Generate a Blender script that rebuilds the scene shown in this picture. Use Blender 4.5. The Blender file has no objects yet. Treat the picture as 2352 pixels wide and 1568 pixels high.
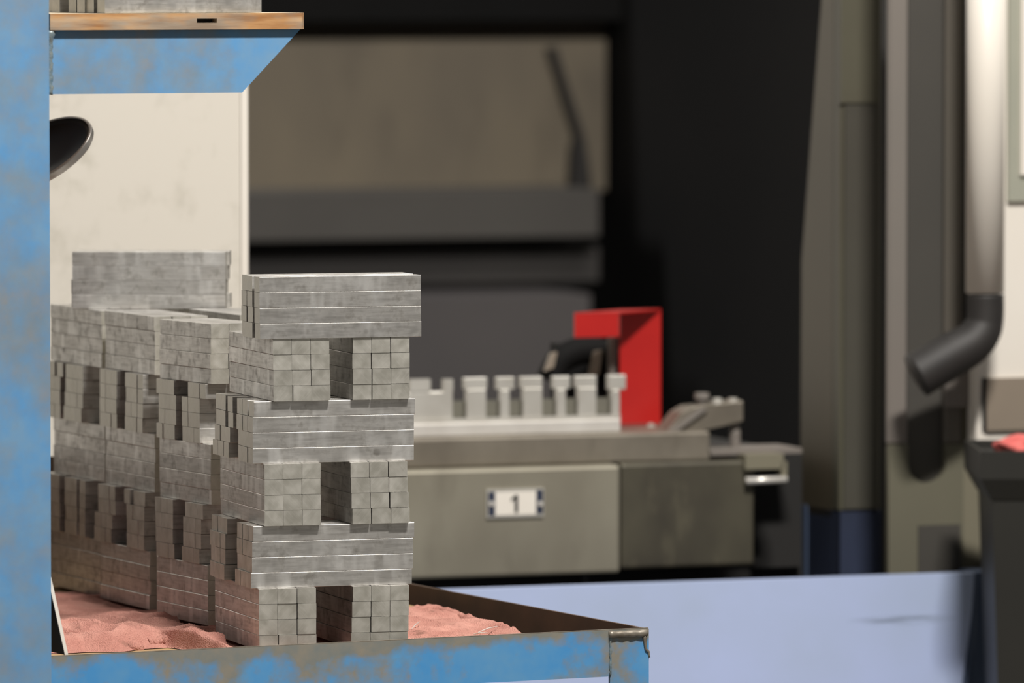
import bpy, bmesh, math, random
from mathutils import Matrix, Vector, noise as mnoise
random.seed(7)

# ------------------------------------------------------------------ camera
FPX = 16000.0                     # focal length in pixels of the 2352 px frame
ZC = 1.62
PITCH = math.atan(884.0 / FPX)
scene = bpy.context.scene
C = scene.collection
cam_d = bpy.data.cameras.new('camera')
cam_d.sensor_width = 36.0
cam_d.lens = FPX / 2352.0 * 36.0
cam_d.clip_start = 0.1
cam_d.clip_end = 200
cam_d.dof.use_dof = True
cam_d.dof.focus_distance = 8.58
cam_d.dof.aperture_fstop = 5.6
cam = bpy.data.objects.new('camera', cam_d)
cam.location = (0, 0, ZC)
cam.rotation_euler = (math.pi / 2 - PITCH, 0, 0)
C.objects.link(cam)
scene.camera = cam
# ------------------------------------------------------------------ world, lights, exposure
w = bpy.data.worlds.new('hall_ambient')
scene.world = w
w.use_nodes = True
w.node_tree.nodes['Background'].inputs[0].default_value = (1.0, 0.98, 0.955, 1)
w.node_tree.nodes['Background'].inputs[1].default_value = 0.16
def area_light(name, loc, target, sx, sy, power, col):
    l = bpy.data.lights.new(name, 'AREA')
    l.shape = 'RECTANGLE'; l.size = sx; l.size_y = sy; l.energy = power; l.color = col
    o = bpy.data.objects.new(name, l)
    o.location = loc
    o.rotation_euler = (Vector(target) - Vector(loc)).to_track_quat('-Z', 'Y').to_euler()
    C.objects.link(o)
area_light('hall_lamp_key', (1.2, 6.3, 5.4), (0, 8.8, 0.8), 0.9, 0.35, 480, (1.0, 0.96, 0.905))
area_light('added_wall_light', (-5.2, 14.2, 5.6), (-6.2, 17.0, 2.4), 2.4, 0.5, 600, (1.0, 0.975, 0.95))  # added lamp, brightens the wall that the steel sides reflect
area_light('added_press_light', (1.6, 10.6, 5.4), (1.0, 15, 0.8), 2.4, 0.5, 130, (1.0, 0.955, 0.89))  # added lamp to brighten the inside of the press opening
scene.view_settings.view_transform = 'Standard'
scene.view_settings.look = 'None'
scene.view_settings.gamma = 1.0
scene.view_settings.use_curve_mapping = False
scene.view_settings.exposure = 0.0

# ------------------------------------------------------------------ geometry helpers
def ray(px, py):
    a = (px - 1176.0) / FPX; b = -(py - 784.0) / FPX
    cp, sp = math.cos(PITCH), math.sin(PITCH)
    return Vector((a, cp + b * sp, -sp + b * cp))
CAM = Vector((0, 0, ZC))
def at(px, py, d):                # point of the sight line at world depth y = d
    r = ray(px, py)
    return CAM + r * (d / r.y)
def frame(origin, deg, tilt=0.0):
    return (Matrix.Translation(origin) @ Matrix.Rotation(math.radians(deg), 4, 'Z')
            @ Matrix.Rotation(math.radians(tilt), 4, 'X'))
def local_hit(M, px, py, axis, val):   # sight line meets local plane axis = val
    Mi = M.inverted()
    o = Mi @ CAM; d = Mi.to_3x3() @ ray(px, py)
    t = (val - o[axis]) / d[axis]
    return o + d * t

class MB:
    def __init__(self): self.bm = bmesh.new()
    def box(self, u0, u1, v0, v1, w0, w1, mi=0):
        vs = [self.bm.verts.new(p) for p in ((u0,v0,w0),(u1,v0,w0),(u1,v1,w0),(u0,v1,w0),
                                             (u0,v0,w1),(u1,v0,w1),(u1,v1,w1),(u0,v1,w1))]
        for f in ((0,3,2,1),(4,5,6,7),(0,1,5,4),(1,2,6,5),(2,3,7,6),(3,0,4,7)):
            self.bm.faces.new([vs[i] for i in f]).material_index = mi
        return self
    def prism(self, poly, v0, v1, axis='v', mi=0):   # poly in (u,w) extruded along v, or (u,v) along w
        def P(p, q): return (p[0], q, p[1]) if axis == 'v' else (p[0], p[1], q)
        a = [self.bm.verts.new(P(p, v0)) for p in poly]
        b = [self.bm.verts.new(P(p, v1)) for p in poly]
        n = len(poly)
        self.bm.faces.new(a).material_index = mi
        self.bm.faces.new(b[::-1]).material_index = mi
        for i in range(n):
            self.bm.faces.new((a[i], b[i], b[(i+1) % n], a[(i+1) % n])).material_index = mi
        return self
    def tube(self, pts, radii, seg=16, cap=True):
        pts = [Vector(p) for p in pts]
        if not hasattr(radii, '__len__'): radii = [radii] * len(pts)
        rings = []; ref = None
        for i, p in enumerate(pts):
            t = (pts[min(i+1, len(pts)-1)] - pts[max(i-1, 0)]).normalized()
            if ref is None:
                ref = Vector((0,0,1)) if abs(t.z) < .8 else Vector((1,0,0))
            n = (ref - t * ref.dot(t)).normalized(); ref = n
            b = t.cross(n)
            rings.append([self.bm.verts.new(p + (n*math.cos(2*math.pi*k/seg) + b*math.sin(2*math.pi*k/seg)) * radii[i]) for k in range(seg)])
        for i in range(len(rings)-1):
            for k in range(seg):
                self.bm.faces.new((rings[i][k], rings[i][(k+1)%seg], rings[i+1][(k+1)%seg], rings[i+1][k]))
        if cap:
            self.bm.faces.new(rings[0][::-1]); self.bm.faces.new(rings[-1])
        return self
    def bevel(self, off, seg=1):
        bmesh.ops.bevel(self.bm, geom=list(self.bm.edges), offset=off, segments=seg, affect='EDGES', profile=0.5)
        return self
    def mesh(self, name, mats, smooth=False):
        bmesh.ops.recalc_face_normals(self.bm, faces=list(self.bm.faces))
        me = bpy.data.meshes.new(name)
        self.bm.to_mesh(me); self.bm.free()
        for m in (mats if isinstance(mats, (list, tuple)) else [mats]): me.materials.append(m)
        if smooth:
            for p in me.polygons: p.use_smooth = True
        return me
    def build(self, name, mats, parent=None, M=None, smooth=False):
        o = bpy.data.objects.new(name, self.mesh(name, mats, smooth))
        C.objects.link(o)
        if parent is not None: o.parent = parent
        if M is not None: o.matrix_world = M
        return o
def tag(o, label=None, cat=None, group=None, kind=None):
    if label: o['label'] = label
    if cat: o['category'] = cat
    if group: o['group'] = group
    if kind: o['kind'] = kind
    return o
def empty(name, M):
    o = bpy.data.objects.new(name, None); o.empty_display_size = .05
    C.objects.link(o); o.matrix_world = M
    return o

# ------------------------------------------------------------------ materials
def lin(c): 
    return tuple(((x/255)/12.92 if x/255 <= .04045 else ((x/255+.055)/1.055)**2.4) for x in c) + (1,)
class NT:
    def __init__(self, name):
        self.m = bpy.data.materials.new(name); self.m.use_nodes = True
        self.t = self.m.node_tree; self.b = self.t.nodes['Principled BSDF']
        self.tc = self.t.nodes.new('ShaderNodeTexCoord')
    def n(self, kind, **kw):
        nd = self.t.nodes.new(kind)
        for k, v in kw.items():
            if k.startswith('i_'):
                key = k[2:]; key = int(key) if key.isdigit() else key
                if isinstance(v, bpy.types.NodeSocket): self.t.links.new(v, nd.inputs[key])
                else: nd.inputs[key].default_value = v
            else: setattr(nd, k, v)
        return nd
    def link(self, a, b): self.t.links.new(a, b)
    def coords(self, scale=(1,1,1), rnd=0.0, kind='Object'):
        v = self.tc.outputs[kind]
        if rnd:
            oi = self.n('ShaderNodeObjectInfo')
            mul = self.n('ShaderNodeMath', operation='MULTIPLY', i_0=oi.outputs['Random'], i_1=rnd)
            v = self.n('ShaderNodeVectorMath', operation='ADD', i_0=v, i_1=mul.outputs[0]).outputs[0]
        return self.n('ShaderNodeMapping', i_Vector=v, i_Scale=scale).outputs[0]
    def noise(self, vec, scale, detail=4, rough=.55):
        return self.n('ShaderNodeTexNoise', i_Vector=vec, i_Scale=scale, i_Detail=detail, i_Roughness=rough).outputs[0]
    def ramp(self, fac, a, b, c0=(0,0,0,1), c1=(1,1,1,1)):
        r = self.n('ShaderNodeValToRGB', i_Fac=fac)
        r.color_ramp.elements[0].position = a; r.color_ramp.elements[0].color = c0
        r.color_ramp.elements[1].position = b; r.color_ramp.elements[1].color = c1
        return r.outputs[0]
    def mix(self, fac, a, b, blend='MIX'):
        nd = self.n('ShaderNodeMix', data_type='RGBA', blend_type=blend)
        for s, v in ((0, fac), (6, a), (7, b)):
            if isinstance(v, bpy.types.NodeSocket): self.link(v, nd.inputs[s])
            else: nd.inputs[s].default_value = v
        return nd.outputs[2]
    def math(self, op, a, b):
        return self.n('ShaderNodeMath', operation=op, i_0=a, i_1=b).outputs[0]
    def set(self, color=None, rough=None, metal=None, bump=None, bstr=.2, bdist=.001, spec=None):
        for k, v in (('Base Color', color), ('Roughness', rough), ('Metallic', metal), ('Specular IOR Level', spec)):
            if v is None: continue
            if isinstance(v, bpy.types.NodeSocket): self.link(v, self.b.inputs[k])
            else: self.b.inputs[k].default_value = v
        if bump is not None:
            bp = self.n('ShaderNodeBump', i_Height=bump, i_Strength=bstr, i_Distance=bdist)
            self.link(bp.outputs[0], self.b.inputs['Normal'])
        return self.m
def plain(name, c1, c2=None, scale=8, rough=.5, metal=0, bump=0, stretch=(1,1,1), spec=None):
    t = NT(name)
    nz = t.noise(t.coords(stretch), scale)
    col = t.mix(t.ramp(nz, .35, .68), lin(c1), lin(c2 or c1))
    return t.set(col, rough, metal, nz if bump else None, bump, .002, spec)

def steel_side():
    t = NT('steel_bar_side')
    v = t.coords((1,1,1), 37)
    oi = t.n('ShaderNodeObjectInfo').outputs['Random']
    big = t.noise(t.coords((1,.5,.5), 91), 16, 2)
    blot = t.noise(v, 75, 4)
    streak = t.noise(t.coords((.10,1,1), 53), 260, 3, .6)
    c = t.mix(t.ramp(big, .3, .7), lin((203,200,195)), lin((226,224,220)))
    c = t.mix(t.math('MULTIPLY', t.ramp(streak, .42, .72), .45), c, lin((146,142,136)))
    c = t.mix(t.math('MULTIPLY', t.ramp(blot, .54, .72), .55), c, lin((122,117,109)))
    c = t.mix(t.math('MULTIPLY', t.ramp(t.noise(t.coords((1,.25,.25), 17), 38, 2), .55, .68), .55), c, lin((252,251,248)))
    vo = t.n('ShaderNodeTexVoronoi', i_Vector=t.coords((1,1,1), 61), i_Scale=26.0)
    spot = t.ramp(vo.outputs['Distance'], .10, .16, (1,1,1,1), (0,0,0,1))
    gate = t.ramp(t.noise(v, 9, 1), .60, .62)
    c = t.mix(t.math('MULTIPLY', t.math('MULTIPLY', spot, gate), .5), c, lin((104,96,86)))
    val = t.math('ADD', t.math('MULTIPLY', oi, .18), .88)
    hsv = t.n('ShaderNodeHueSaturation', i_Color=c, i_Value=val).outputs[0]
    r = t.math('ADD', t.math('MULTIPLY', blot, .25), .34)
    return t.set(hsv, r, .94, streak, .05, .0006)
def steel_end():
    t = NT('steel_bar_end')
    oi = t.n('ShaderNodeObjectInfo').outputs['Random']
    rot = t.n('ShaderNodeMapping', i_Vector=t.coords((1,1,1), 23), i_Rotation=(.85, 0, 0)).outputs[0]
    saw = t.noise(t.n('ShaderNodeMapping', i_Vector=rot, i_Scale=(1,.06,1)).outputs[0], 900, 3)
    patch = t.noise(t.coords((1,1,1), 71), 60, 2)
    c = t.mix(t.ramp(patch, .35, .7), lin((206,203,192)), lin((222,219,210)))
    c = t.mix(t.math('MULTIPLY', t.ramp(saw, .5, .75), .3), c, lin((244,241,234)))
    val = t.math('ADD', t.math('MULTIPLY', oi, .07), .93)
    hsv = t.n('ShaderNodeHueSaturation', i_Color=c, i_Value=val).outputs[0]
    return t.set(hsv, t.math('ADD', t.math('MULTIPLY', patch, .2), .38), .9, saw, .05, .0005)
def worn_blue(name, thr0, thr1, seed=0.0, ca=(106,146,180), cb=(84,142,192), edge=None):
    t = NT(name)
    v = t.n('ShaderNodeMapping', i_Vector=t.tc.outputs['Object'], i_Location=(seed, seed*.7, seed*.3)).outputs[0]
    n1 = t.noise(v, 9, 5, .62); n2 = t.noise(v, 38, 4)
    blue = t.mix(t.ramp(t.noise(v, 26, 3), .35, .7), lin(ca), lin(cb))
    grey = t.mix(t.ramp(n2, .35, .7), lin((112,118,116)), lin((134,127,114)))
    f = t.math('ADD', t.math('MULTIPLY', n1, .75), t.math('MULTIPLY', n2, .25))
    if edge:                       # paint rubbed off along an upper edge at height edge
        zz = t.n('ShaderNodeSeparateXYZ', i_Vector=t.tc.outputs['Object']).outputs[2]
        e = t.n('ShaderNodeMapRange', i_Value=zz, i_1=edge - .022, i_2=edge - .002, i_3=0.0, i_4=.16).outputs[0]
        f = t.math('ADD', f, e)
    msk = t.ramp(f, thr0, thr1)
    return t.set(t.mix(msk, blue, grey), .5, .05, n2, .08, .0006)
def rag_mat():
    t = NT('terry_cloth_pink')
    v = t.coords()
    n = t.noise(v, 620, 2); big = t.noise(v, 16, 3)
    c = t.mix(t.ramp(big, .35, .7), lin((180,126,114)), lin((204,152,138)))
    c = t.mix(t.math('MULTIPLY', t.ramp(n, .45, .7), .35), c, lin((140,92,82)))
    c = t.mix(t.math('MULTIPLY', t.ramp(t.noise(v, 34, 3), .6, .72), .6), c, lin((112,84,72)))
    return t.set(c, .95, 0, n, .9, .003, .1)
def plywood_edge():
    t = NT('plywood_edge')
    v = t.coords((.12, 1, 1))
    n = t.noise(v, 90, 4); big = t.noise(t.coords((1,1,3)), 11, 3)
    wood = t.mix(t.ramp(n, .35, .65), lin((146,100,56)), lin((190,148,100)))
    grey = t.mix(t.ramp(n, .35, .65), lin((128,110,92)), lin((160,146,128)))
    return t.set(t.mix(t.ramp(big, .42, .58), wood, grey), .7, 0, n, .2, .001)
def smudged_white():
    t = NT('cream_panel_paint')
    v = t.coords((1,1,.8))
    n = t.noise(v, 9, 4, .6); n2 = t.noise(v, 28, 3)
    m = t.math('MULTIPLY', t.ramp(n, .50, .70), t.ramp(n2, .42, .62))
    return t.set(t.mix(t.math('MULTIPLY', m, .55), lin((212,206,195)), lin((160,155,138))), .5, 0)
def stained_steel(name, c1, c2, c3, s=6.0, rough=.35, metal=.6):
    t = NT(name)
    n = t.noise(t.coords((1,1,.7)), s, 3); n2 = t.noise(t.coords((1,1,.4)), s*3.1, 4)
    c = t.mix(t.ramp(n, .35, .65), lin(c1), lin(c2))
    c = t.mix(t.math('MULTIPLY', t.ramp(n2, .55, .75), .5), c, lin(c3))
    return t.set(c, t.math('ADD', t.math('MULTIPLY', n, .3), rough-.12), metal)
def scratched_blue(cx, cz):
    t = NT('pale_blue_enamel')
    v = t.tc.outputs['Object']
    sub = t.n('ShaderNodeVectorMath', operation='SUBTRACT', i_0=v, i_1=(cx, 0, cz)).outputs[0]
    sc = t.n('ShaderNodeVectorMath', operation='MULTIPLY', i_0=sub, i_1=(10, 0, 120)).outputs[0]
    ln = t.n('ShaderNodeVectorMath', operation='LENGTH', i_0=sc).outputs['Value']
    m = t.ramp(ln, .1, 1.0, (1,1,1,1), (0,0,0,1))
    base = t.mix(t.ramp(t.noise(t.coords(), 5, 3), .35, .7), lin((176,190,228)), lin((170,184,214)))
    m2 = t.math('MULTIPLY', m, t.ramp(t.noise(t.coords((.3,1,3)), 40, 3), .35, .6))
    return t.set(t.mix(t.math('MULTIPLY', m2, .8), base, lin((74,82,86))), .45, 0)

M_SIDE, M_END = steel_side(), steel_end()
M_POST = worn_blue('worn_blue_paint', .40, .78, 2.1)
M_TRAY = worn_blue('scuffed_blue_paint', .47, .60, 5.3, (88,144,188), (68,138,194), .787)
M_RAW = plain('raw_welded_steel', (120,112,100), (150,143,132), 60, .45, .5, .3)
M_RUST = plain('rusty_tray_steel', (88,74,64), (104,84,70), 14, .7, .2, .2)
M_WELD = plain('weld_bead_paint', (96,122,138), (128,134,130), 120, .45, .2, .6)
M_PLYE, M_PLYT = plywood_edge(), plain('plywood_top', (196,182,158), (176,160,134), 18, .7)
M_BOARD = plain('bare_board', (170,140,100), (150,122,88), 20, .75, 0, .2, (.2,1,1))
M_RAG = rag_mat()
M_CREAM = smudged_white()
M_WHITE = plain('white_enamel', (232,226,217), (226,219,208), 3, .4)
M_BLACK = plain('black_paint_and_shade', (30,29,28), (36,34,32), 4, .7)  # flat black, also used for shade in gaps and recesses
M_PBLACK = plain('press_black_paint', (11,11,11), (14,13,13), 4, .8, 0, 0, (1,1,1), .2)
M_RUBBER = plain('black_rubber', (36,34,33), (44,41,39), 12, .6)
M_CHROME = plain('polished_chrome', (206,202,198), None, 4, .14, 1)
M_ALU = plain('milled_aluminium', (196,193,186), (182,178,170), 14, .38, .35)
M_ALUB = plain('bright_aluminium', (232,228,222), (218,213,206), 14, .3, .4)
M_RED = plain('red_enamel', (178,30,26), (168,26,24), 10, .4)
M_BED = stained_steel('press_bed_steel', (134,128,114), (152,147,132), (112,106,94), 4.0, .42, .45)
M_BEDD = stained_steel('shaded_oily_press_steel', (72,68,60), (92,88,74), (126,120,100), 7.0, .42, .35)  # dark tone carries shadow on the bed as well as oil smudges
M_SLAB = stained_steel('press_slab_steel', (116,109,98), (132,125,113), (96,90,80), 9.0, .45, .4)
M_BROWN = stained_steel('brown_press_plate', (122,112,95), (104,96,84), (80,73,64), 2.2, .6, .1)
M_DGREY = plain('dark_grey_casting', (82,79,75), (74,71,68), 2, .7)
M_VIOLET = plain('charcoal_casting', (84,80,80), (76,73,74), 2, .7)
M_OLIVE = plain('olive_grey_enamel', (84,82,68), (76,72,60), 2, .5)
M_OLIVED = plain('dark_olive_enamel', (72,70,62), (66,63,56), 2, .5)
M_OLIVEL = plain('light_olive_enamel', (122,117,100), (114,110,94), 2, .5)
M_GREY = plain('grey_machine_enamel', (122,114,108), (114,110,104), 2, .5)
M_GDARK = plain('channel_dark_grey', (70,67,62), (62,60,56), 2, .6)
M_NAVY = plain('navy_plinth_paint', (44,52,74), (40,46,62), 3, .5)
M_SLATE = plain('slate_blue_enamel', (84,98,124), (76,90,114), 3, .5)
M_STONE = plain('taupe_plate', (138,126,112), (130,119,106), 4, .5)
M_GASKET = plain('grey_green_gasket', (160,160,146), (150,151,138), 4, .6)
M_BIN = plain('black_olive_plastic', (32,31,26), (27,26,22), 5, .55)
M_CONC = plain('concrete_floor', (120,116,108), (104,100,94), 2.5, .7)
M_WALL = plain('hall_wall_paint', (222,217,208), (214,209,200), 1.2, .8)

# ------------------------------------------------------------------ the hall
tag(MB().box(-12, 9, -2, 17.2, -.1, 0).build('floor', M_CONC), kind='structure')
tag(MB().box(-12, 9, 17, 17.2, 0, 7).build('wall_back', M_WALL), kind='structure')

# ------------------------------------------------------------------ blue rack (frame R: origin = right front corner of the tray lip)
R_DEG = 26.0
R = frame(at(1490, 1443, 8.635), R_DEG)
LIPZ = R.translation.z
rack = tag(empty('storage_rack', frame(Vector((R.translation.x, R.translation.y, 0)), R_DEG)),
           'worn blue steel rack with open tray holding stacked metal bars', 'rack')
def rl(px, py, v): 
    p = local_hit(R, px, py, 1, v); return p
ZL = LIPZ                        # parts are built in rack coordinates, z from the hall floor
lt = .004
TRW = 1.16                       # tray length
# tray front rail: upright flange + bottom flange
leg_u = rl(1401, 1480, 0).x      # left edge of the corner leg
post_r = rl(116, 800, -.004).x   # right edge of the tall post
f = MB().box(post_r - .001, leg_u, 0, lt, ZL - .0575, ZL).box(post_r - .001, leg_u, lt, .045, ZL - .0575, ZL - .0535)
f.build('tray_front_rail', M_TRAY, rack)
MB().box(post_r, -.0005, .0004, lt - .0004, ZL, ZL + .0012).build('worn_lip_edge', M_RAW, rack)
MB().box(-lt, 0, lt, TRW, ZL - .0575, ZL).build('tray_side_rail', M_RUST, rack)
MB().box(-.98, -.98 + lt, lt, TRW, ZL - .0575, ZL - .02).build('tray_side_rail', M_RUST, rack)
MB().box(-.98, 0, TRW, TRW + lt, ZL - .0575, ZL + .15).build('tray_back_shade_board', M_RUST, rack)  # unseen, raised above the lip to darken reflections in the lower tiers
MB().box(-.98 + lt, -lt, lt, TRW, ZL - .0535, ZL - .0515).build('tray_floor', M_RUST, rack)
lg = MB().box(leg_u, 0, -.0005, lt, .0, ZL - .0002).box(-lt, 0, lt, .05, 0, ZL - .0576)
lg.build('corner_leg', M_TRAY, rack)
wl = MB(); pts = []; rad = []
for i in range(15):
    pts.append((leg_u - .002 + i * (-leg_u) / 14.2, -.0012, ZL - .0052 + .0003 * math.sin(i * 2.1))); rad.append(.0044 + .0004 * math.sin(i * 1.7))
wl.tube(pts, rad, 8).build('weld_bead', M_RAW, rack, smooth=True)
wl = MB(); pts = []; rad = []
for i in range(11):
    pts.append((leg_u + .0005 + .0006 * math.sin(i * 2.3), -.0002, ZL - .006 - i * .005)); rad.append(.0017 + .0006 * math.sin(i * 1.9))
wl.tube(pts, rad, 8).build('weld_bead', M_WELD, rack, smooth=True)
wl = MB(); pts = []; rad = []
for i in range(9):
    pts.append((-.0035 - .0035 * (i < 6) + .001 * i * .5, -.0012, ZL - .008 - i * .0035)); rad.append(.0028 - .0002 * i)
wl.tube(pts, rad, 8).build('weld_bead', M_RAW, rack, smooth=True)
# tall post at the left (square tube) and the shelf bracket welded to it
post_l = post_r - .085
MB().box(post_l, post_r, -.006, .07, 0, 2.3).bevel(.003, 2).build('post', M_POST, rack)
b0 = rl(117, 70, .004); b1 = rl(690, 68, .004); b2 = rl(700, 67, .004); bb = rl(556, 214, .004)
ztop, zbot = rl(400, 68.5, .004).z + ZL, rl(340, 214.5, .004).z + ZL
u_a, u_b, u_c = post_r, rl(690, 68, .004).x, rl(556, 214, .004).x
MB().prism([(u_a, zbot), (u_c, zbot), (u_b, ztop), (u_a, ztop)], .004, .010).build('shelf_bracket', worn_blue('bracket_blue_paint', .44, .72, 8.8), rack)
MB().box(u_a, u_b - .012, .010, .06, ztop - .006, ztop).build('bracket_flange', M_POST, rack)
MB().box(u_a, u_b - .012, .75, .80, ztop - .08, ztop).build('rear_shelf_beam', M_POST, rack)
MB().box(post_l, post_r, .74, .816, 0, 2.3).bevel(.003, 2).build('rear_post', M_POST, rack)
wl = MB(); pts = []; rad = []
for i in range(20):
    z = ztop - (ztop - zbot) * i / 19
    pts.append((u_a + .003 + .0006 * math.sin(i * 1.9), .0045, z)); rad.append(.0046 + .0006 * math.sin(i * 2.7) + (.0025 if i < 3 else 0))
wl.tube(pts, rad, 10).build('weld_bead', M_WELD, rack, smooth=True)
# plywood shelf board lying on the bracket
shelf_u0, shelf_u1 = post_r + .0015, rl(701, 45, 0).x
szt = rl(660, 29.5, .0).z + ZL
pl = MB()
s0, s1 = rl(450, 47, 0).x, rl(496, 47, 0).x
sz0, sz1 = rl(472, 52.5, 0).z + ZL, rl(472, 42.5, 0).z + ZL
zb = ztop + .0003
ch = .006
x = [shelf_u0, s0, s1, shelf_u1 - ch]
z = [zb, sz0, sz1, szt]
for i in range(3):
    for j in range(3):
        if i == 1 and j == 1: pl.box(x[1], x[2], .012, .08, z[1], z[2], 2)
        else: pl.box(x[i], x[i+1], -.003, .08, z[j], z[j+1], 0)
pl.prism([(shelf_u1 - ch, -.003), (shelf_u1, .004), (shelf_u1, .08), (shelf_u1 - ch, .08)], zb, szt, 'w', 0)
pl.box(shelf_u0, shelf_u1, .08, .84, zb, szt, 0)
bmesh.ops.remove_doubles(pl.bm, verts=list(pl.bm.verts), dist=1e-6)
sb = pl.build('shelf_board', [M_PLYE, M_PLYT, M_BLACK], None, frame(Vector((R.translation.x, R.translation.y, 0)), R_DEG))
for p in sb.data.polygons:
    if p.normal.z > .9: p.material_index = 1
tag(sb, 'plywood shelf board with worn edge and dark slot on blue bracket', 'shelf board')
R0 = frame(Vector((R.translation.x, R.translation.y, 0)), R_DEG)

# ------------------------------------------------------------------ steel bars
BL, BB, BH = .2045, .0237, .0190
def bar_mesh():
    y0, y1, z0, z1, c = -BB/2 + .00012, BB/2 - .00012, .0002, BH - .0002, .00036
    m = MB()
    prof = [(y0 + c, z0), (y1 - c, z0), (y1, z0 + c), (y1, z1 - c), (y1 - c, z1), (y0 + c, z1), (y0, z1 - c), (y0, z0 + c)]
    a = [m.bm.verts.new((-BL/2, y, z)) for y, z in prof]; b = [m.bm.verts.new((BL/2, y, z)) for y, z in prof]
    m.bm.faces.new(a); m.bm.faces.new(b[::-1])
    for i in range(8): m.bm.faces.new((a[i], b[i], b[(i+1) % 8], a[(i+1) % 8]))
    me = m.mesh('steel_bar', [M_SIDE, M_END])
    for p in me.polygons:
        if abs(p.normal.x) > .9: p.material_index = 1
    return me
BAR = bar_mesh()
BAR_V = [v.co.copy() for v in BAR.vertices]
BAR_F = [(list(p.vertices), p.material_index) for p in BAR.polygons]
hidden = []                       # matrices of the bars buried inside the stacks
count = 0
def put_bar(M, label, group):
    o = bpy.data.objects.new('steel_bar', BAR)
    C.objects.link(o); o.matrix_world = M
    tag(o, label, 'steel bar', group)
def t_mat(T, u, wv, v=0.0):       # end-on bar: u = left side, v = front end
    flip = random.choice((0, math.pi))
    return (T @ Matrix.Translation((u + BB/2, v + BL/2 + random.uniform(0, .0012), wv)) @
            Matrix.Rotation(math.pi/2 + flip + random.uniform(-.0015, .0015), 4, 'Z'))
def l_mat(T, u, wv, v):           # lengthwise bar: u = left end, v = front side
    flip = random.choice((0, math.pi))
    return (T @ Matrix.Translation((u + BL/2, v + BB/2, wv)) @
            Matrix.Rotation(flip + random.uniform(-.0008, .0008), 4, 'Z'))
ROW = ['top', 'second', 'third', 'bottom']
ORD = ['first', 'second', 'third', 'fourth', 'fifth', 'sixth', 'seventh']
TIER = {6: 'topmost', 5: 'second', 4: 'third', 3: 'fourth', 2: 'fifth', 1: 'lowest'}

# front stack
ZT = at(576, 1352, 8.45).z - 4 * BH           # height of the stack's foot
F0 = at(607, 1352, 8.45); F0.z = ZT
TF = frame(F0, 17.6)
def uf(px, py, v=0.0): return local_hit(TF, px, py, 1, v).x
FS = 'front stack'
def flab(tier, r, what): return 'steel bar of %s, %s tier from top, %s row, %s' % (FS, TIER[tier], ROW[r], what) if tier not in (6, 1) else 'steel bar of %s, %s tier, %s row, %s' % (FS, TIER[tier], ROW[r], what)
def wz(tier, r): return (tier - 1) * 4 * BH + (3 - r) * BH
def pixy(tier, r): return 1352 - ((tier - 2) * 4 + (3 - r) + .5) * 36
def front_T(tier, rows, v=0.0):
    for r, cols in enumerate(rows):
        us = []
        for c, px in enumerate(cols):
            u = uf(px, pixy(tier, r), v)
            if us and u < us[-1] + BB: u = us[-1] + BB
            us.append(u)
        for c, u in enumerate(us):
            put_bar(t_mat(TF, u, wz(tier, r), v), flab(tier, r, ('leftmost', 'second from left', 'third from left', 'third from right', 'second from right', 'rightmost')[c]), 'steel bars of front stack')
def front_L(tier, lefts, vrows, v=0.0):
    for r, px in enumerate(lefts):
        u = uf(px, pixy(tier, r), v)
        for c, k in enumerate(vrows[r]):
            du = 0 if c == 0 else random.uniform(-.0012, .0012)
            n = len(vrows[r])
            what = 'frontmost' if c == 0 else ('rearmost' if c == n - 1 else '%s from front' % ORD[c])
            put_bar(l_mat(TF, u + du, wz(tier, r), v + k * BB), flab(tier, r, what), 'steel bars of front stack')
z4 = lambda l: [480 + q / 3.919 for q in l]
z6 = lambda l: [480 + q / 3.842 for q in l]
front_L(6, [596, 596, 596.5, 597.5], [[0, 1.36, 2.37], [0, 1.36, 2.5], [0, 1.36, 2.5], [0, 1.36, 2.5]], -.0015)
front_T(5, [z4(l) for l in ([575, 745, 916, 1295, 1464, 1638], [579, 747, 919, 1290, 1466, 1641],
                            [583, 751, 922, 1297, 1472, 1641], [585, 758, 926, 1297, 1472, 1642])])
front_L(4, [583.3, 580.8, 580.8, 580.8], [[0, 1.3, 2.31, 4.0, 5.45, 6.5], [0, 1, 2, 3.8, 5.2, 6.21],
        [0, 1, 2, 4.3, 5.31, 6.32], [0, 1, 2, 4.75, 5.76, 6.77]], .007)
front_T(3, [z4(l) for l in ([500, 669, 840, 1275, 1446, 1619], [500, 668, 837, 1280, 1452, 1625],
                            [501, 669, 838, 1284, 1457, 1632], [503, 671, 840, 1292, 1472, 1641])])
front_L(2, [582, 579.5, 578.9, 576.5], [[0, 1, 2, 5.15, 6.16, 7.17], [0, 1, 2, 5.2, 6.21, 7.22],
        [0, 1.01, 2.02, 5.2, 6.2, 7.21], [0, 1, 2, 5.15, 6.15, 7.16]], .007)
front_T(1, [z6(l) for l in ([442, 610, 781, 1270, 1439, 1604], [442, 612, 783, 1265, 1435, 1601],
                            [443, 612, 783, 1262, 1432, 1597], [447, 617, 787, 1257, 1426, 1592])])

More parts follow.
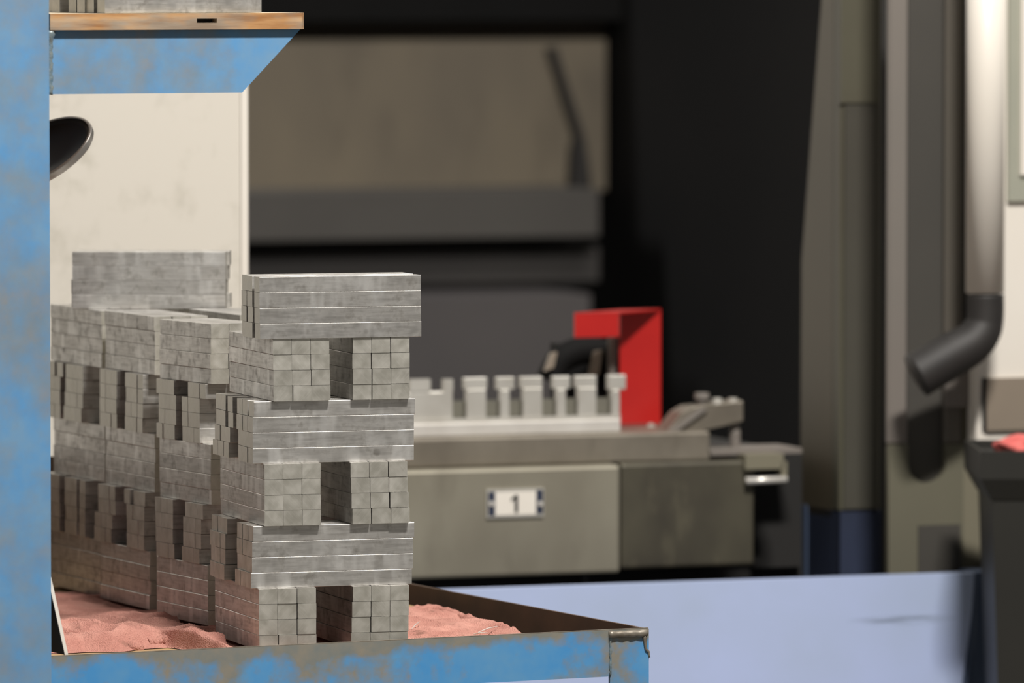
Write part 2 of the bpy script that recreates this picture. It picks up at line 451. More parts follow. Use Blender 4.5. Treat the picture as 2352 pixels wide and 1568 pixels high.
# stacks receding behind it
def left_stack(name, px, d, deg, tilt, dz, T_off, L_spec, top_extra):
    o = at(px, 800, d); o.z = ZT + dz
    T = frame(o, deg, tilt)
    grp = 'steel bars of ' + name
    def lab(tier, r, what): 
        tr = {5: 'topmost', 4: 'second', 3: 'third', 2: 'fourth', 1: 'lowest'}[tier]
        s = ' from top' if tier in (4, 3, 2) and what == 'at left' else ''
        return 'steel bar of %s, %s tier, %s row, %s' % (name, tr, ROW[r], what)
    for tier in (1, 3, 5):
        off = T_off[tier]
        for r in range(4):
            j = random.uniform(-.0008, .0008)
            put_bar(t_mat(T, off + j, wz(tier, r)), lab(tier, r, 'at left'), grp)
            for c, k in enumerate((1.02, 2.04, 4.9, 5.92, 6.94)):
                M = t_mat(T, off + k * BB + .001, wz(tier, r))
                if tier == 5 and r == 0 and c in top_extra:
                    put_bar(M, lab(tier, r, ('second from left', 'third from left', 'third from right', 'second from right', 'at right')[c]), grp)
                else: hidden.append(M)
    for tier in (2, 4):
        e, zoomf, rows = L_spec[tier]
        for r, groups in enumerate(rows):
            vs = []
            for (a, b, n) in groups:                       # visible span in px, number of bars
                a = 100 + a / zoomf; b = 100 + b / zoomf
                vb = local_hit(T, b, 800, 0, -e).y          # front side of the group
                for q in range(n): vs.append((vb + q * BB, a, b, q))
            vs.sort()
            prev = -9
            for c, (v, a, b, q) in enumerate(vs):
                v = max(v, prev + BB); prev = v
                M = l_mat(T, -e + random.uniform(-.0006, .0006), wz(tier, r), v)
                if b - 100 < 60 and q > 0: hidden.append(M); continue     # mostly behind the blue post
                what = 'nearest front' if c == 0 else ('rearmost' if c == len(vs) - 1 and b > 160 else '%s from front' % ORD[c])
                put_bar(M, lab(tier, r, what), grp)
    return T
K2, K3 = 3.919, 3.2135
T3 = left_stack('second stack', 488, 8.73, 21.2, -1.1, .004, {5: 0, 3: -.001, 1: -.006}, {
    4: (.004, K2, [[(1020, 1172, 3), (1300, 1455, 3)], [(1018, 1190, 3), (1272, 1403, 3)], [(1018, 1190, 3), (1272, 1403, 3)], [(1015, 1170, 3), (1262, 1403, 3)]]),
    2: (.0075, K3, [[(808, 945, 3), (1032, 1168, 3)], [(806, 945, 3), (1010, 1150, 3)], [(808, 942, 3), (1010, 1148, 3)], [(815, 950, 3), (1003, 1138, 3)]])}, (0, 1, 2))
T2 = left_stack('third stack', 357, 8.985, 21.5, -.5, .0, {5: 0, 3: 0, 1: -.008}, {
    4: (.009, K2, [[(493, 658, 3), (748, 890, 3)], [(493, 655, 3), (745, 893, 3)], [(493, 655, 3), (743, 890, 3)], [(495, 652, 3), (742, 885, 3)]]),
    2: (.0115, K3, [[(387, 520, 3), (583, 632, 1), (663, 743, 2)], [(390, 522, 3), (585, 735, 3)], [(372, 497, 3), (588, 732, 3)], [(372, 490, 3), (595, 730, 3)]])}, (0, 1, 2, 3))
T1 = left_stack('rearmost stack', 234, 9.21, 23.0, 0, -.004, {5: 0, 3: .004, 1: -.003}, {
    4: (.007, K2, [[(40, 100, 1), (135, 172, 1), (218, 357, 3)], [(40, 148, 3), (230, 355, 3)], [(40, 150, 3), (230, 352, 3)], [(40, 147, 3), (232, 340, 3)]]),
    2: (.009, K3, [[(10, 113, 3), (155, 240, 2), (270, 305, 1)], [(10, 113, 3), (155, 240, 2), (270, 305, 1)], [(10, 113, 3), (155, 243, 2), (272, 305, 1)], [(10, 113, 3), (155, 240, 2), (275, 303, 1)]])}, (0,))
# loose tier of lengthwise bars on top of the rearmost stack
TL = frame(Vector((0, 0, 0)), -3.0)
p = at(166, 640, 9.26); TL = frame(Vector((p.x, p.y, ZT - .004)), -3.0)
for r, lpx in enumerate((166, 166, 165.5, 165.5)):
    u = local_hit(TL, lpx, 640, 1, 0).x
    for c, k in enumerate((0, 1.05, 2.1)):
        du = (0, (.003, .001, -.004, -.0035)[r], (.001, -.001, -.003, .002)[r])[c]
        put_bar(l_mat(TL, u + du, 20 * BH + (3 - r) * BH + .0003, k * BB),
                'steel bar of tier before cream panel, %s row, %s' % (ROW[r], ('front', 'middle', 'back')[c]), 'steel bars of loose top tier')
# bars on the plywood shelf, cut off by the top of the picture
px0 = rl(241, 14, .012).x
for c, k in enumerate((0, 1.55, 2.56, 4.0, 5.9, 6.9)):
    M = R0 @ Matrix.Translation((px0 + BL/2 + (0, .001, -.001, .002, -.001, .001)[c], .012 + k * BB + BB/2, szt + .0002))
    put_bar(M, 'steel bar on plywood shelf, %s' % ('frontmost, with long side to the viewer', 'second from front', 'third from front', 'fourth from front', 'fifth from front', 'rearmost')[c], 'steel bars on the plywood shelf')
    for q in (1, 2, 3): hidden.append(M @ Matrix.Translation((.001 * q, 0, q * BH)))
# bars buried in the stacks, too many and too hidden to single out
vv, ff, mi = [], [], []
for M in hidden:
    b0_ = len(vv)
    vv += [M @ q for q in BAR_V]
    for fv, m_ in BAR_F: ff.append([b0_ + i for i in fv]); mi.append(m_)
me = bpy.data.meshes.new('buried_steel_bars'); me.from_pydata(vv, [], ff)
me.materials.append(M_SIDE); me.materials.append(M_END)
for p_, m_ in zip(me.polygons, mi): p_.material_index = m_
hb = bpy.data.objects.new('buried_steel_bars', me); C.objects.link(hb)
tag(hb, 'steel bars buried inside the stacks, mostly hidden by their neighbours', 'steel bars', None, 'stuff')

# ------------------------------------------------------------------ board and rags in the tray
BZ = ZT - .0085                   # top of the board
bd = MB().prism([(-.95, .012), (-.30, .012), (-.13, .10), (-.10, .17), (-.05, .5), (-.05, 1.12), (-.95, 1.12)], BZ - .018, BZ, 'w')
bdo = tag(bd.build('wooden_board', M_BOARD, None, R0), 'bare wooden board in blue tray under the pink rags', 'board')
for v_ in (.12, .55, 1.02):
    MB().box(-.94, -.34, v_, v_ + .04, ZL - .0514, BZ - .0181).build('batten', M_BOARD, bdo)
feet = []
for T, dz in ((TF, 0), (T3, .004), (T2, 0), (T1, -.004)): feet.append((R0.inverted() @ T).inverted())
def under(u, v, margin):
    for k, Ti in enumerate(feet):
        q = Ti @ Vector((u, v, ZT))
        if -.016 - margin < q.x < .19 + margin and -.004 - margin < q.y < .21 + margin: return True
    return False
def rag_sheet(name, u0, u1, v0, v1, nu, nv, hfun, label):
    b = bmesh.new(); g = []
    for i in range(nu + 1):
        row = []
        for j in range(nv + 1):
            u = u0 + (u1 - u0) * i / nu; v = v0 + (v1 - v0) * j / nv
            u, v, z = hfun(u, v, i / nu, j / nv)
            row.append(b.verts.new((u, v, z)))
        g.append(row)
    for i in range(nu):
        for j in range(nv): b.faces.new((g[i][j], g[i+1][j], g[i+1][j+1], g[i][j+1]))
    m = MB(); m.bm.free(); m.bm = b
    o = m.build(name, M_RAG, None, R0, True)
    return tag(o, label, 'rag')
def sm(x): x = max(0, min(1, x)); return x * x * (3 - 2 * x)
def ridged(u, v, f, k):
    wu = u + .02 * mnoise.noise(Vector((u * 8, v * 8, 5.0 + k))); wv = v + .03 * mnoise.noise(Vector((u * 8, v * 8, 9.0 + k)))
    return (1 - min(1, 1.6 * abs(mnoise.noise(Vector((wu * f, wv * f * .62 + wu * f * .5, k)))))) ** 2.2
def h_left(u, v, a, c):
    # wavy near edge, pulled back at the left where the bare board shows
    v2 = v + (1 - c) * (.012 * math.sin(u * 31) + .165 * sm((-.535 - u) / .03) + .02 * mnoise.noise(Vector((u * 20, 1, 1))))
    hgt = .006 + .013 * ridged(u, v2, 13, 2.0) + .008 * ridged(u + .3, v2, 27, 7.0) + .005 * mnoise.noise(Vector((u * 9, v2 * 9, 3)))
    hgt += .006 * sm((-.56 - u) / .1)
    hgt *= 1 - .62 * sm((v2 - .32) / .3)
    edge = min(sm(c / .05), sm((1 - c) / .05), sm(a / .03), sm((1 - a) / .03))
    near = under(u, v2, 0.0); soft = under(u, v2, .012)
    z = BZ + .001 + hgt * edge
    if near: z = BZ + .0035
    elif soft: z = min(z, BZ + .009)
    return u, v2, z
rag_sheet('shop_rag', -.80, -.315, .03, .93, 230, 330, h_left, 'crumpled pink terry rag lying under and left of the stacks')
hemz = BZ + .016
def onR(px, py, z): return local_hit(R0, px, py, 2, z)
def smooth_path(P, n):
    out = []
    for i in range(len(P) - 1):
        p0, p1, p2, p3 = P[max(i-1, 0)], P[i], P[i+1], P[min(i+2, len(P)-1)]
        for k in range(n):
            t = k / n
            out.append(.5 * ((2*p1) + (p2 - p0)*t + (2*p0 - 5*p1 + 4*p2 - p3)*t*t + (3*p1 - p0 - 3*p2 + p3)*t**3))
    out.append(P[-1]); return out
def h_right(u, v, a, c):
    v2 = v + .01 * math.sin(u * 60) * (1 - c)
    ur = -.114 + (v2 - .17) * .15
    u = -.312 + a * (ur + .312)
    hgt = .006 + .008 * ridged(u, v2, 15, 4.0) + .004 * ridged(u, v2, 31, 1.0)
    edge = min(sm(c / .05), sm((1 - c) / .06), sm((1 - a) / .06))
    z = BZ + .001 + hgt * edge
    if under(u, v2, .0): z = BZ + .004
    elif under(u, v2, .012): z = min(z, BZ + .008)
    return u, v2, z
rr = rag_sheet('shop_rag', -.312, -.06, .06, .44, 110, 160, h_right, 'folded pink terry rag lying right of the front stack')
def fuzzy_hem(P, r0, amp, parent):
    pts = smooth_path(P, 14)
    m = MB().tube(pts, [r0 * (1 + .10 * math.sin(i * .37) + .06 * math.sin(i * 1.1)) * (1 - .45 * max(0, i / len(pts) - .7) / .3) for i in range(len(pts))], 22)
    for q in m.bm.verts:
        n_ = mnoise.noise_vector(q.co * 260) * amp + mnoise.noise_vector(q.co * 90) * amp
        q.co += n_; q.co.z -= .15 * amp
    o = m.build('rolled_hem', M_RAG, None, R0, True)
    o.parent = parent; o.matrix_parent_inverse = parent.matrix_world.inverted()
fuzzy_hem([onR(905, 1414, BZ + .008), onR(950, 1410, BZ + .009), onR(1000, 1404, BZ + .011), onR(1045, 1416, BZ + .009), onR(1085, 1430, BZ + .008), onR(1125, 1444, BZ + .007), onR(1168, 1458, BZ + .004)], .0082, .0012, rr)
ragL = bpy.data.objects['shop_rag']
fuzzy_hem([onR(228, 1450, BZ + .004), onR(248, 1474, BZ + .003), onR(290, 1486, BZ + .003), onR(330, 1490, BZ + .001)], .0085, .0011, ragL)
fuzzy_hem([onR(340, 1480, BZ + .004), onR(368, 1473, BZ + .007), onR(402, 1470, BZ + .008), onR(446, 1478, BZ + .002)], .0078, .0011, ragL)
# bright metal shavings on the rags
for (a, b, lab) in (((1098, 1452), (1142, 1438), 'long bright metal shaving on the rag edge beside the tray wall'),
                    ((946, 1444), (964, 1427), 'short bright metal shaving on the rag against the front stack'),
                    ((1088, 1456), (1120, 1453), 'thin metal shaving lying flat near the blue tray lip'),
                    ((362, 1442), (395, 1446), 'pale metal shaving on the pink rag left of the front stack')):
    p0 = onR(a[0], a[1], BZ + .014); p1 = onR(b[0], b[1], BZ + .017)
    tag(MB().tube([p0, p0.lerp(p1, .5) + Vector((0, 0, .001)), p1], [.0005, .0009, .0004], 5).build('metal_shaving', M_ALUB, None, R0), lab, 'shaving')
# thin plate leaning at the tray's near left corner
lean = empty('leaning_plate', R0)
tag(lean, 'thin dark plate with white edge leaning beside the blue post', 'plate')
e0 = local_hit(R0, 154, 1503, 1, .012); e1 = local_hit(R0, 119, 1344, 1, .012); e2 = local_hit(R0, 106, 1285, 1, .012)
th = .0042
MB().prism([(e0.x - th, e0.z), (e0.x, e0.z), (e2.x, e2.z), (e2.x - th, e2.z)], .008, .0095).build('white_edge', M_WHITE, lean)
MB().prism([(e0.x - th + .0005, e0.z), (e0.x - .0005, e0.z), (e2.x - .0005, e2.z), (e2.x - th + .0005, e2.z)], .0096, .12).build('plate_body', M_BLACK, lean)

# ------------------------------------------------------------------ cream cabinet behind the stacks, dish-shaped lamp
pc = at(568, 500, 9.95)
PC = frame(Vector((pc.x, pc.y, 0)), 6)
cab = tag(empty('cream_cabinet', PC), 'tall cream painted cabinet with smudges behind the left stacks', 'cabinet')
MB().box(-.62, 0, 0, .5, .0, 2.1).bevel(.004, 2).build('body', M_CREAM, cab)
MB().box(-.009, .001, -.004, .0, .0, 2.09).build('edge_strip', M_WHITE, cab)
MB().box(-.62, -.0095, -.0015, .0, .02, 2.09).build('door_sheet', M_CREAM, cab)
# shallow round dish with a polished rim, on a stem clamped to the post
Dl = 8.93
c_r = at(80, 352, Dl)
ax = Vector((-.41, -.40, .82)).normalized()
LAMP = Matrix.Translation(c_r) @ ax.to_track_quat('Z', 'X').to_matrix().to_4x4()
lamp = tag(empty('round_dish', LAMP), 'dark round dish with polished metal rim before the cream cabinet', 'dish')
def lathe(prof, seg=64):
    m = MB(); rings = []
    for r_, z_ in prof:
        rings.append([m.bm.verts.new((r_ * math.cos(2*math.pi*k/seg), r_ * math.sin(2*math.pi*k/seg), z_)) for k in range(seg)])
    for i in range(len(rings) - 1):
        for k in range(seg): m.bm.faces.new((rings[i][k], rings[i][(k+1)%seg], rings[i+1][(k+1)%seg], rings[i+1][k]))
    return m
RD = .080
lathe([(.0005, -.006), (.045, -.006), (RD - .010, -.004), (RD - .003, .0), (RD - .004, -.006), (RD - .010, -.012), (.0005, -.013)]).build('bowl', plain('dark_brown_enamel', (38,30,26), (46,36,31), 6, .35), lamp, smooth=True)
lathe([(RD - .003, .0005), (RD, .0008), (RD + .001, -.002), (RD - .0004, -.0045), (RD + .0005, -.007), (RD - .002, -.010), (RD - .008, -.0125), (RD - .009, -.0115), (RD - .0035, -.006), (RD - .003, .0005)]).build('rim', M_ALUB, lamp, smooth=True)
LI = LAMP.inverted()
pe = R0.inverted() @ c_r
st = [Vector((0, 0, -.013)), Vector((0, 0, -.03)), LI @ (R0 @ Vector((post_r - .035, .12, pe.z - .05))), LI @ (R0 @ Vector((post_r - .035, .071, pe.z - .05)))]
MB().tube(st, .006, 10).build('stem', M_RUBBER, lamp, smooth=True)

# ------------------------------------------------------------------ the press behind (frame M: origin on the bed front at the number plate)
pm = at(1182, 1155, 10.4)
MM = frame(Vector((pm.x, pm.y, 0)), 20.0)
def mh(px, py, v): return local_hit(MM, px, py, 1, v)
def mbx(px0, px1, py0, py1, v, dv, ref=None, z0=None, z1=None, mb=None):
    ref = ref if ref is not None else (px0 + px1) / 2
    pyc = (py0 + py1) / 2
    u0, u1 = mh(px0, pyc, v).x, mh(px1, pyc, v).x
    w1 = mh(ref, py0, v).z if z1 is None else z1
    w0 = mh(ref, py1, v).z if z0 is None else z0
    return (mb or MB()).box(u0, u1, v, v + dv, w0, w1)
def mpoly(pts, v): return [(mh(x_, y_, v).x, mh(x_, y_, v).z) for x_, y_ in pts]
press = tag(empty('press_machine', MM), 'large dark press with steel bed, number plate and deep black opening', 'machine')
mbx(640, 1425, 1074, 1323, 0, .9, 1180).bevel(.005, 2).build('bed_block', M_BED, press)
mbx(1426.5, 1733, 1060, 1302, .012, .85, 1580).bevel(.005, 2).build('bed_block', M_BEDD, press)
mbx(1733, 1842, 1040, 1302, .14, .7, 1790).build('bed_recess', M_BLACK, press)  # shade of the recess put in as black colour
mbx(640, 1632, 998, 1066, .03, .8, 1300).bevel(.004, 2).build('bed_slab', M_SLAB, press)
mbx(1632.5, 1842, 1031, 1043, .03, .10, 1740).build('bed_ledge', M_GREY, press)
mbx(640, 1842, 1300, 1500, .16, .6, 1300, z0=0).build('dark_gap_plinth', M_BLACK, press)  # coloured black to stand for the shaded gap under the bed
# grab handle under the ledge
hd = mbx(1712, 1800, 1043, 1077, .0, .03, 1756).build('handle_bracket', M_OLIVEL, press)
pa, pb = mh(1714, 1104, .0), mh(1806, 1101, .0)
MB().tube([pa, pb], .0055, 12).build('handle_bar', M_ALUB, press, smooth=True)
mbx(1795, 1808, 1060, 1110, .0, .02, 1800).build('handle_arm', M_OLIVEL, press)
# number plate
mbx(1118, 1249, 1122, 1188, -.004, .0038, 1183).build('number_plate', M_CHROME if False else M_ALU, press)
npl = [o for o in press.children if o.name.startswith('number_plate')][0]
npl['label'] = 'small plate with the number 1'
mbx(1122, 1137, 1128, 1183, -.0046, .0006, 1183).build('dark_end', M_NAVY, npl)
mbx(1232, 1247, 1126, 1181, -.0046, .0006, 1183).build('dark_end', M_NAVY, npl)
mbx(1138, 1231, 1129, 1182, -.0046, .0006, 1183).build('white_field', M_WHITE, npl)
for cx in (1128.5, 1240):
    q = mh(cx, 1156, -.0046)
    MB().tube([(q.x, -.0045, q.z), (q.x, -.0072, q.z)], .004, 12).build('screw', M_ALUB, npl)
one = mpoly([(1182, 1177), (1182, 1146), (1174, 1152), (1174, 1145), (1184, 1136), (1190, 1136), (1190, 1177)], -.0048)
MB().prism(one, -.0052, -.0046).build('numeral', M_BLACK, npl)
# inside of the opening
VI = 5.0
uC0 = mh(1930, 700, .06).x
ulh = mh(200, 500, VI).x
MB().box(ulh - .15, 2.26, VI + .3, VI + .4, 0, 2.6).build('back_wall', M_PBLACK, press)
mbx(380, 1392, 92, 442, VI, .2, 950).build('brown_plate', M_BROWN, press)
mbx(380, 1500, 52, 96, VI + .05, .2, 950).build('upper_beam', plain('dark_brown_beam', (72,64,54), (62,56,48), 2, .7), press)
mbx(380, 1376, 440, 548, VI - .3, .4, 950).build('cross_beam', M_DGREY, press)
mbx(380, 1376, 572, 652, VI - .2, .3, 950).build('cross_beam', plain('darker_grey_casting', (64,61,59), (52,50,49), 2, .7), press)  # darker grey than the beam above
mbx(380, 1356, 682, 1000, VI - .5, .5, 950).build('lower_casting', M_VIOLET, press)
MB().prism(mpoly([(1258, 110), (1272, 110), (1338, 320), (1352, 430), (1308, 432), (1312, 340), (1322, 318)], VI - .02), VI - .04, VI - .001).build('oil_hose', M_RUBBER, press)
# roof and sides of the housing
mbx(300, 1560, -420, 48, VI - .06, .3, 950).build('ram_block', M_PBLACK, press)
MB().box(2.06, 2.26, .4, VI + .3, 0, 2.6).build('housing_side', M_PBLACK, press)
# right-hand column of the press
v = .06
uC = mh(1930, 700, v).x
def vside(px, py): return local_hit(MM, px, py, 0, uC)
mbx(1930, 2024, -300, 1174, v, .03, 1975).bevel(.003).build('column_front', M_OLIVE, press)
q0, q1, q2 = vside(1838, 1174), vside(1841, 600), vside(1902, -200)
sd = MB(); pts_ = [(v + .03, q0.z), (q0.y, q0.z), (q1.y, q1.z), (q2.y, q2.z), (v + .03, q2.z)]
a_ = [sd.bm.verts.new((uC, y_, z_)) for y_, z_ in pts_]; b_ = [sd.bm.verts.new((uC + .03, y_, z_)) for y_, z_ in pts_]
sd.bm.faces.new(a_); sd.bm.faces.new(b_[::-1])
for k in range(5): sd.bm.faces.new((a_[k], b_[k], b_[(k+1) % 5], a_[(k+1) % 5]))
sd.build('column_side', plain('brown_olive_enamel', (86,78,62), (76,70,56), 2, .5), press)
qf = vside(1838, 1250)
mbx(1930, 2024, 1175, 1330, v - .002, .03, 1930, z0=0).build('column_foot', M_NAVY, press)
zf = mh(1930, 1175, v - .002).z
MB().box(uC, uC + .03, v + .0285, qf.y - .03, 0, zf).build('foot_side', M_NAVY, press)
MB().box(uC - .002, uC + .03, qf.y - .03, qf.y, 0, zf).build('foot_edge', M_SLATE, press)
mbx(1940, 2017, 240, 1168, v - .004, .004, 1975).build('column_cover', M_OLIVED, press)
mbx(1932, 2017, -300, 236, v - .006, .006, 1975).build('column_cover', M_OLIVE, press)
mbx(2024, 2062, -300, 1330, v + .2, .1, 2040, z0=0).build('gap_shade_panel', M_BLACK, press)  # black panel standing for the shade inside the gap

# ------------------------------------------------------------------ comb fixture with tools on the bed
VC = .06
SLT = mh(1300, 998, .03).z
comb = tag(empty('comb_fixture', MM), 'light metal comb fixture with toothed tools on the press bed', 'fixture')
mbx(700, 1426, 968, 1001, VC - .012, .034, 1180, z0=SLT + .0005).bevel(.002, 2).build('base_strip', M_ALUB, comb)
mbx(700, 1424, 918, 975, VC + .012, .006, 1180).build('rear_rail', plain('grey_green_rail', (112,110,98), (104,101,92), 8, .5), comb)
mbx(700, 1425, 958, 981, VC - .006, .012, 1180).build('front_rail', M_ALU, comb)
def tool(head, hy, body, by, low=None):
    # head block on top, narrower body below
    mbx(head[0], head[1], hy[0], hy[1], VC + .0, .012, (head[0]+head[1])/2).bevel(.001).build('tooth_head', M_ALU, comb)
    b_ = mbx(body[0], body[1], by[0], by[1], VC - .003, .012, (body[0]+body[1])/2).bevel(.001).build('tooth_body', M_ALU, comb)
mbx(700, 1041, 899, 972, VC, .012, 992).bevel(.002).build('end_block', M_ALU, comb)
mbx(942, 989, 871, 899, VC, .012, 965).build('tooth_head', M_ALU, comb)
mbx(1020, 1041, 871, 899, VC, .012, 1030).build('tooth_head', M_ALU, comb)
tool((1067, 1119), (867, 894), (1072, 1117), (894, 972))
tool((1142, 1182), (866, 895), (1150, 1171), (895, 972))
tool((1196, 1246), (865, 891), (1202, 1246), (891, 972))
tool((1271, 1310), (864, 893), (1279, 1300), (893, 972))
tool((1322, 1370), (863, 890), (1328, 1370), (890, 972))
tool((1398, 1438), (861, 895), (1405, 1424), (895, 972))

# ------------------------------------------------------------------ red guard hood
VR = .02
red = tag(empty('guard_hood', MM), 'bright red sheet metal guard standing on the press bed', 'guard')
slab_top = SLT
vg, vf = .16, .085                 # tall plate behind, short flange in front
g0, g1 = mh(1424, 850, vg).x, mh(1518, 850, vg).x
gz = mh(1475, 714, vg).z
MB().box(g0, g1, vg, vg + .003, SLT + .0005, gz).build('tall_plate', M_RED, red)
k0, k1 = mh(1320, 745, vf).x, mh(1422, 745, vf).x
kz = mh(1370, 774, vf).z
MB().box(k0, k1, vf, vf + .003, kz, gz).build('front_flange', M_RED, red)
MB().prism([(k0, vf), (k1, vf), (g1, vg), (g1, vg + .003), (g0, vg + .003), (k0, vf + .004)], gz + .0002, gz + .003, 'w').build('top_sheet', M_RED, red)
mbx(1426, 1519, 972, 992, vg - .008, .007, 1475, z0=SLT + .0005).build('foot_flange', plain('dusty_red', (132,52,46), (120,46,42), 10, .6), red)
q = mh(1494, 980, vg - .008); MB().tube([(q.x, vg - .008, q.z), (q.x, vg - .013, q.z)], .006, 12).build('bolt', M_ALU, red)

# dark hose coupling between comb and guard
hose = tag(empty('hose_coupling', MM), 'black hose coupling with pale clamp lugs behind the comb fixture', 'hose')
vh = .24
pts = [mh(1262, 872, vh), mh(1285, 828, vh), mh(1325, 806, vh), mh(1372, 806, vh), mh(1405, 830, vh), mh(1415, 872, vh)]
MB().tube(smooth_path(pts, 6), .021, 16).build('hose_body', M_PBLACK, hose, smooth=True)
for (x0, x1, y0, y1, w_) in ((1252, 1280, 812, 852, -6), (1352, 1384, 808, 868, 3)):
    MB().prism(mpoly([(x0, y1), (x0 + 14, y0), (x1, y0 - 4), (x1 - 8, y1 - 8)], vh - .03), vh - .03, vh - .022).build('clamp_lug', M_STONE, hose)
mbx(1401, 1417, 776, 870, vh - .05, .012, 1409, z0=slab_top).build('upright_rod', M_GREY, hose)
mbx(1290, 1400, 790, 870, vh - .008, .05, 1350, z0=slab_top).build('hose_block', M_PBLACK, hose)

# strap clamp at the bed's right end
cl = tag(empty('strap_clamp', MM), 'steel strap clamp with knobs at the right end of the bed', 'clamp')
vc = .06
MB().prism(mpoly([(1524, 1000), (1566, 948), (1590, 934), (1632, 930), (1708, 920), (1708, 968), (1660, 978), (1580, 992), (1560, 1000)], vc), vc, vc + .05).bevel(.002).build('clamp_arm', M_SLAB, cl)
MB().prism(mpoly([(1536, 990), (1612, 936), (1626, 940), (1548, 996)], vc - .008), vc - .008, vc - .0005).build('clamp_link', M_GREY, cl)
q = mh(1612, 935, vc + .02); q2 = mh(1612, 902, vc + .02)
MB().tube([q, q.lerp(q2, .55), q.lerp(q2, .6), q2], [.007, .007, .012, .011], 14).build('knob', M_GREY, cl, smooth=False)
for cx in (1647, 1683):
    q = mh(cx, 932, vc + .015); q2 = mh(cx, 914, vc + .015)
    MB().tube([q, q2], [.009, .007], 12).build('bolt_head', M_ALU, cl)
q = mh(1688, 1034, vc + .02); q2 = mh(1688, 975, vc + .02)
MB().tube([q, q.lerp(q2, .7), q2], [.008, .0085, .006], 12).build('support_stud', M_GREY, cl)

# ------------------------------------------------------------------ pale blue front panel under the bed
VB = -.22
sc_p = mh(2075, 1424, VB)
M_PALE = scratched_blue(sc_p.x, sc_p.z)
base = tag(empty('base_cabinet', MM), 'pale blue enamelled base panel with dark scratch below the press', 'panel')
tl = mh(1600, 1336, VB)
ur_t, ur_b = mh(2238, 1318, VB).x, mh(2206, 1600, VB).x
u_l = mh(700, 1400, VB).x
zr = mh(2206, 1600, VB).z
MB().prism([(u_l, 0), (ur_b - .02, 0), (ur_b, zr), (ur_t - .004, tl.z - .06), (ur_t, tl.z), (u_l, tl.z)], VB, VB + .02).build('front_sheet', M_PALE, base)
MB().prism([(ur_b - .018, 0), (ur_b + .010, 0), (ur_b + .012, zr), (ur_t + .004, tl.z - .06), (ur_t + .004, tl.z - .002), (ur_t + .0005, tl.z - .002), (ur_t - .003, tl.z - .06), (ur_b + .001, zr)], VB + .006, VB + .03).build('edge_return', M_SLATE, base)
mbx(2242, 2290, 1313, 1600, VB + .04, .065, 2262, z0=0).build('side_box', M_SLATE, base)

# ------------------------------------------------------------------ machine upright with slotted channel
VU = -.10
up = tag(empty('slotted_upright', MM), 'grey machine upright with long rounded slot beside the white pipe', 'upright')
mbx(2041, 2086, -300, 1020, VU, .012, 2062).bevel(.003).build('left_flange', M_GREY, up)
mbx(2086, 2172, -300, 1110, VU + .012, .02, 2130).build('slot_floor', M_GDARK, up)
mbx(2172, 2213, -300, 1020, VU, .012, 2190).bevel(.003).build('right_flange', plain('warm_grey_enamel', (98,92,84), (92,88,80), 2, .5), up)
cxp, rp = 2129, 43
arc = [(cxp - rp, 1020)] + [(cxp - rp * math.cos(math.pi * k / 12), 1066 + rp * math.sin(math.pi * k / 12)) for k in range(13)] + [(cxp + rp, 1020)]
MB().prism(mpoly([(2041, 1020.5)] + arc + [(2213, 1020.5), (2213, 1420), (2041, 1420)], VU), VU, VU + .0118).build('lower_plate', M_OLIVEL if False else plain('olive_plate', (104,101,86), (96,93,80), 2, .5), up)
mbx(2041, 2213, 1420, 1500, VU, .012, 2130, z0=0).build('foot', M_OLIVED, up)
mbx(2110, 2206, 1205, 1330, VU - .003, .003, 2160).build('dark_cover', M_GDARK, up)
mbx(2213, 2222, -300, 930, VU + .006, .01, 2217).build('dark_gap_strip', M_BLACK, up)  # black strip painted in for a dark gap, not a seal
mbx(2207, 2282, 925, 1330, VU + .006, .012, 2245, z0=0).bevel(.003).build('side_post', M_OLIVEL, up)
mbx(2172, 2240, 830, 935, VU - .01, .009, 2200).build('bracket_plate', M_GREY, up)

# ------------------------------------------------------------------ white cabinet at the right, pipe, bin
VW = -.16
wc = tag(empty('white_cabinet', MM), 'white machine cabinet with window gasket at the right edge', 'cabinet')
mbx(2246, 2900, -300, 1032, VW + .02, .038, 2300).bevel(.003).build('body_panel', M_WHITE, wc)
mbx(2318, 2900, -300, 462, VW + .012, .008, 2340).build('window_gasket', M_GASKET, wc)
mbx(2347, 2900, -300, 402, VW + .006, .006, 2350).build('window_pane', M_WHITE, wc)
mbx(2259, 2267, 868, 988, VW + .014, .006, 2262).build('black_edge', M_BLACK, wc)  # black strip along the left edge of the taupe plate
mbx(2267, 2900, 868, 988, VW + .012, .008, 2300).build('taupe_plate', M_STONE, wc)
mbx(2300, 2900, 1000, 1500, VW + .03, .028, 2400, z0=0).build('lower_panel', M_OLIVED, wc)
pipe = tag(empty('exhaust_pipe', MM), 'white vertical pipe ending in a black rubber elbow', 'pipe')
vp = VW - .06
c0 = mh(2262, 672, vp); rpx = (mh(2303, 400, vp).x - mh(2221, 400, vp).x) / 2
top = mh(2262, -300, vp)
MB().tube([(c0.x, vp, c0.z), (c0.x, vp, top.z)], rpx, 32).build('pipe_body', M_WHITE, pipe, smooth=True)
el = [mh(2263, 676, vp), mh(2263, 720, vp), mh(2258, 752, vp), mh(2235, 785, vp), mh(2195, 812, vp), mh(2150, 840, vp), mh(2112, 864, vp)]
el = [Vector(q) + Vector((0, -.0 if i < 4 else .004 * (i - 3), 0)) for i, q in enumerate(el)]
ep = smooth_path(el, 5)
MB().tube(ep, [rpx * (.97 + .20 * min(1, max(0, (i - 8) / 12))) for i in range(len(ep))], 28).build('rubber_elbow', M_RUBBER, pipe, smooth=True)
pbn = at(2252, 1040, 10.15)
BN = frame(Vector((pbn.x, pbn.y, 0)), 2.0)
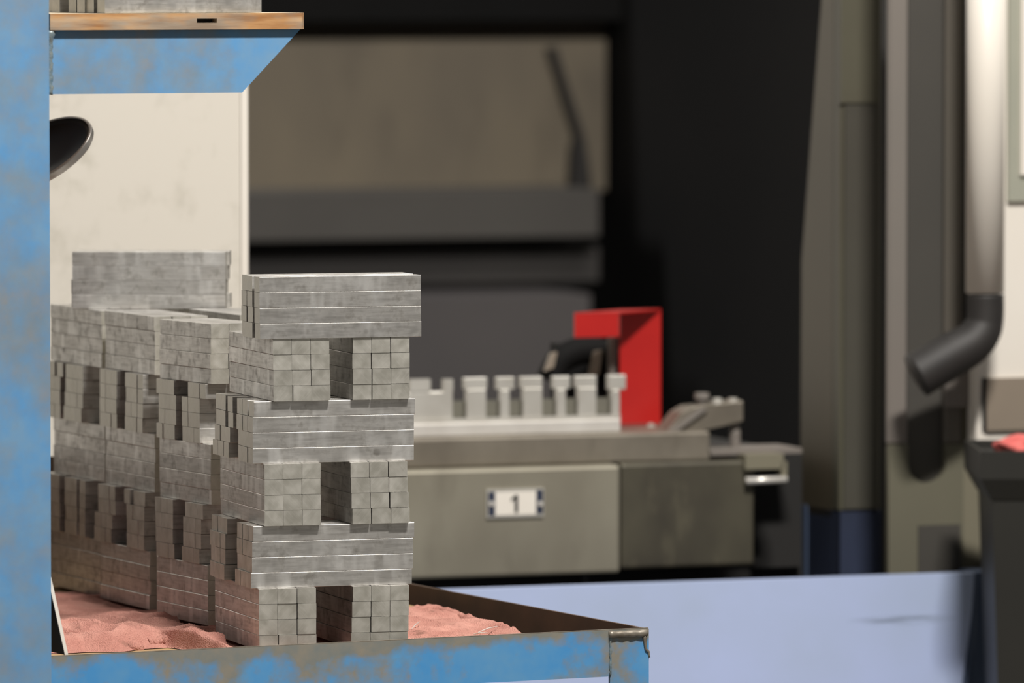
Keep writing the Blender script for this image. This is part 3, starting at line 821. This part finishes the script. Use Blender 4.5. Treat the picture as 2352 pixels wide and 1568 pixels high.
bn = tag(empty('waste_bin', BN), 'black plastic bin at the right edge below the white cabinet', 'bin')
def bh(px, py): return local_hit(BN, px, py, 1, 0)
zt_, zl_, zr_ = bh(2300, 1036).z, bh(2300, 1100).z, bh(2300, 1150).z
ub = bh(2282, 1200).x; wB = .36
bb_ = MB()
def ring(m, u0, u1, v0, v1, z_): return [m.bm.verts.new(p_) for p_ in ((u0, v0, z_), (u1, v0, z_), (u1, v1, z_), (u0, v1, z_))]
def shell(rings, m):
    for r0, r1 in zip(rings, rings[1:]):
        for k in range(4): m.bm.faces.new((r0[k], r0[(k+1) % 4], r1[(k+1) % 4], r1[k]))
m = MB()
rs = [ring(m, ub + .03, ub + wB - .03, .05, .19, 0), ring(m, ub, ub + wB, .02, .22, zr_), ring(m, ub + .004, ub + wB - .004, .024, .216, zr_), ring(m, ub + .034, ub + wB - .034, .054, .186, .005)]
shell(rs, m); m.bm.faces.new(rs[0]); m.bm.faces.new(rs[-1])
m.build('bin_body', M_BIN, bn)
m = MB()
rs = [ring(m, ub - .002, ub + wB + .002, .018, .222, zr_), ring(m, 0, wB + ub + .02, 0, .24, zl_), ring(m, 0, wB + ub + .02, 0, .24, zt_), ring(m, .006, wB + ub + .014, .006, .234, zt_), ring(m, .006, wB + ub + .014, .006, .234, zl_), ring(m, ub + .004, ub + wB - .004, .024, .216, zr_)]
shell(rs + [rs[0]], m)
m.build('bin_rim', M_BIN, bn)
m = MB(); m.box(.007, wB + ub + .013, .007, .233, zt_ - .03, zt_ - .012).build('bin_contents', M_BLACK, bn)
# pink rag on the bin
rb = bmesh.new(); bmesh.ops.create_icosphere(rb, subdivisions=4, radius=.04)
for q in rb.verts:
    n_ = mnoise.fractal(q.co * 38, 1, 2, 3)
    q.co *= 1 + .28 * n_
    q.co.z = max(q.co.z * .5, -.012)
mrb = MB(); mrb.bm.free(); mrb.bm = rb
q = bh(2362, 1046)
orb = mrb.build('bin_rag', plain('rose_terry', (206,106,100), (188,88,84), 60, .95, 0, .5), None, BN @ Matrix.Translation((q.x, .06, zt_ + .0005)), True)
tag(orb, 'crumpled rose rag on top of the black bin', 'rag')
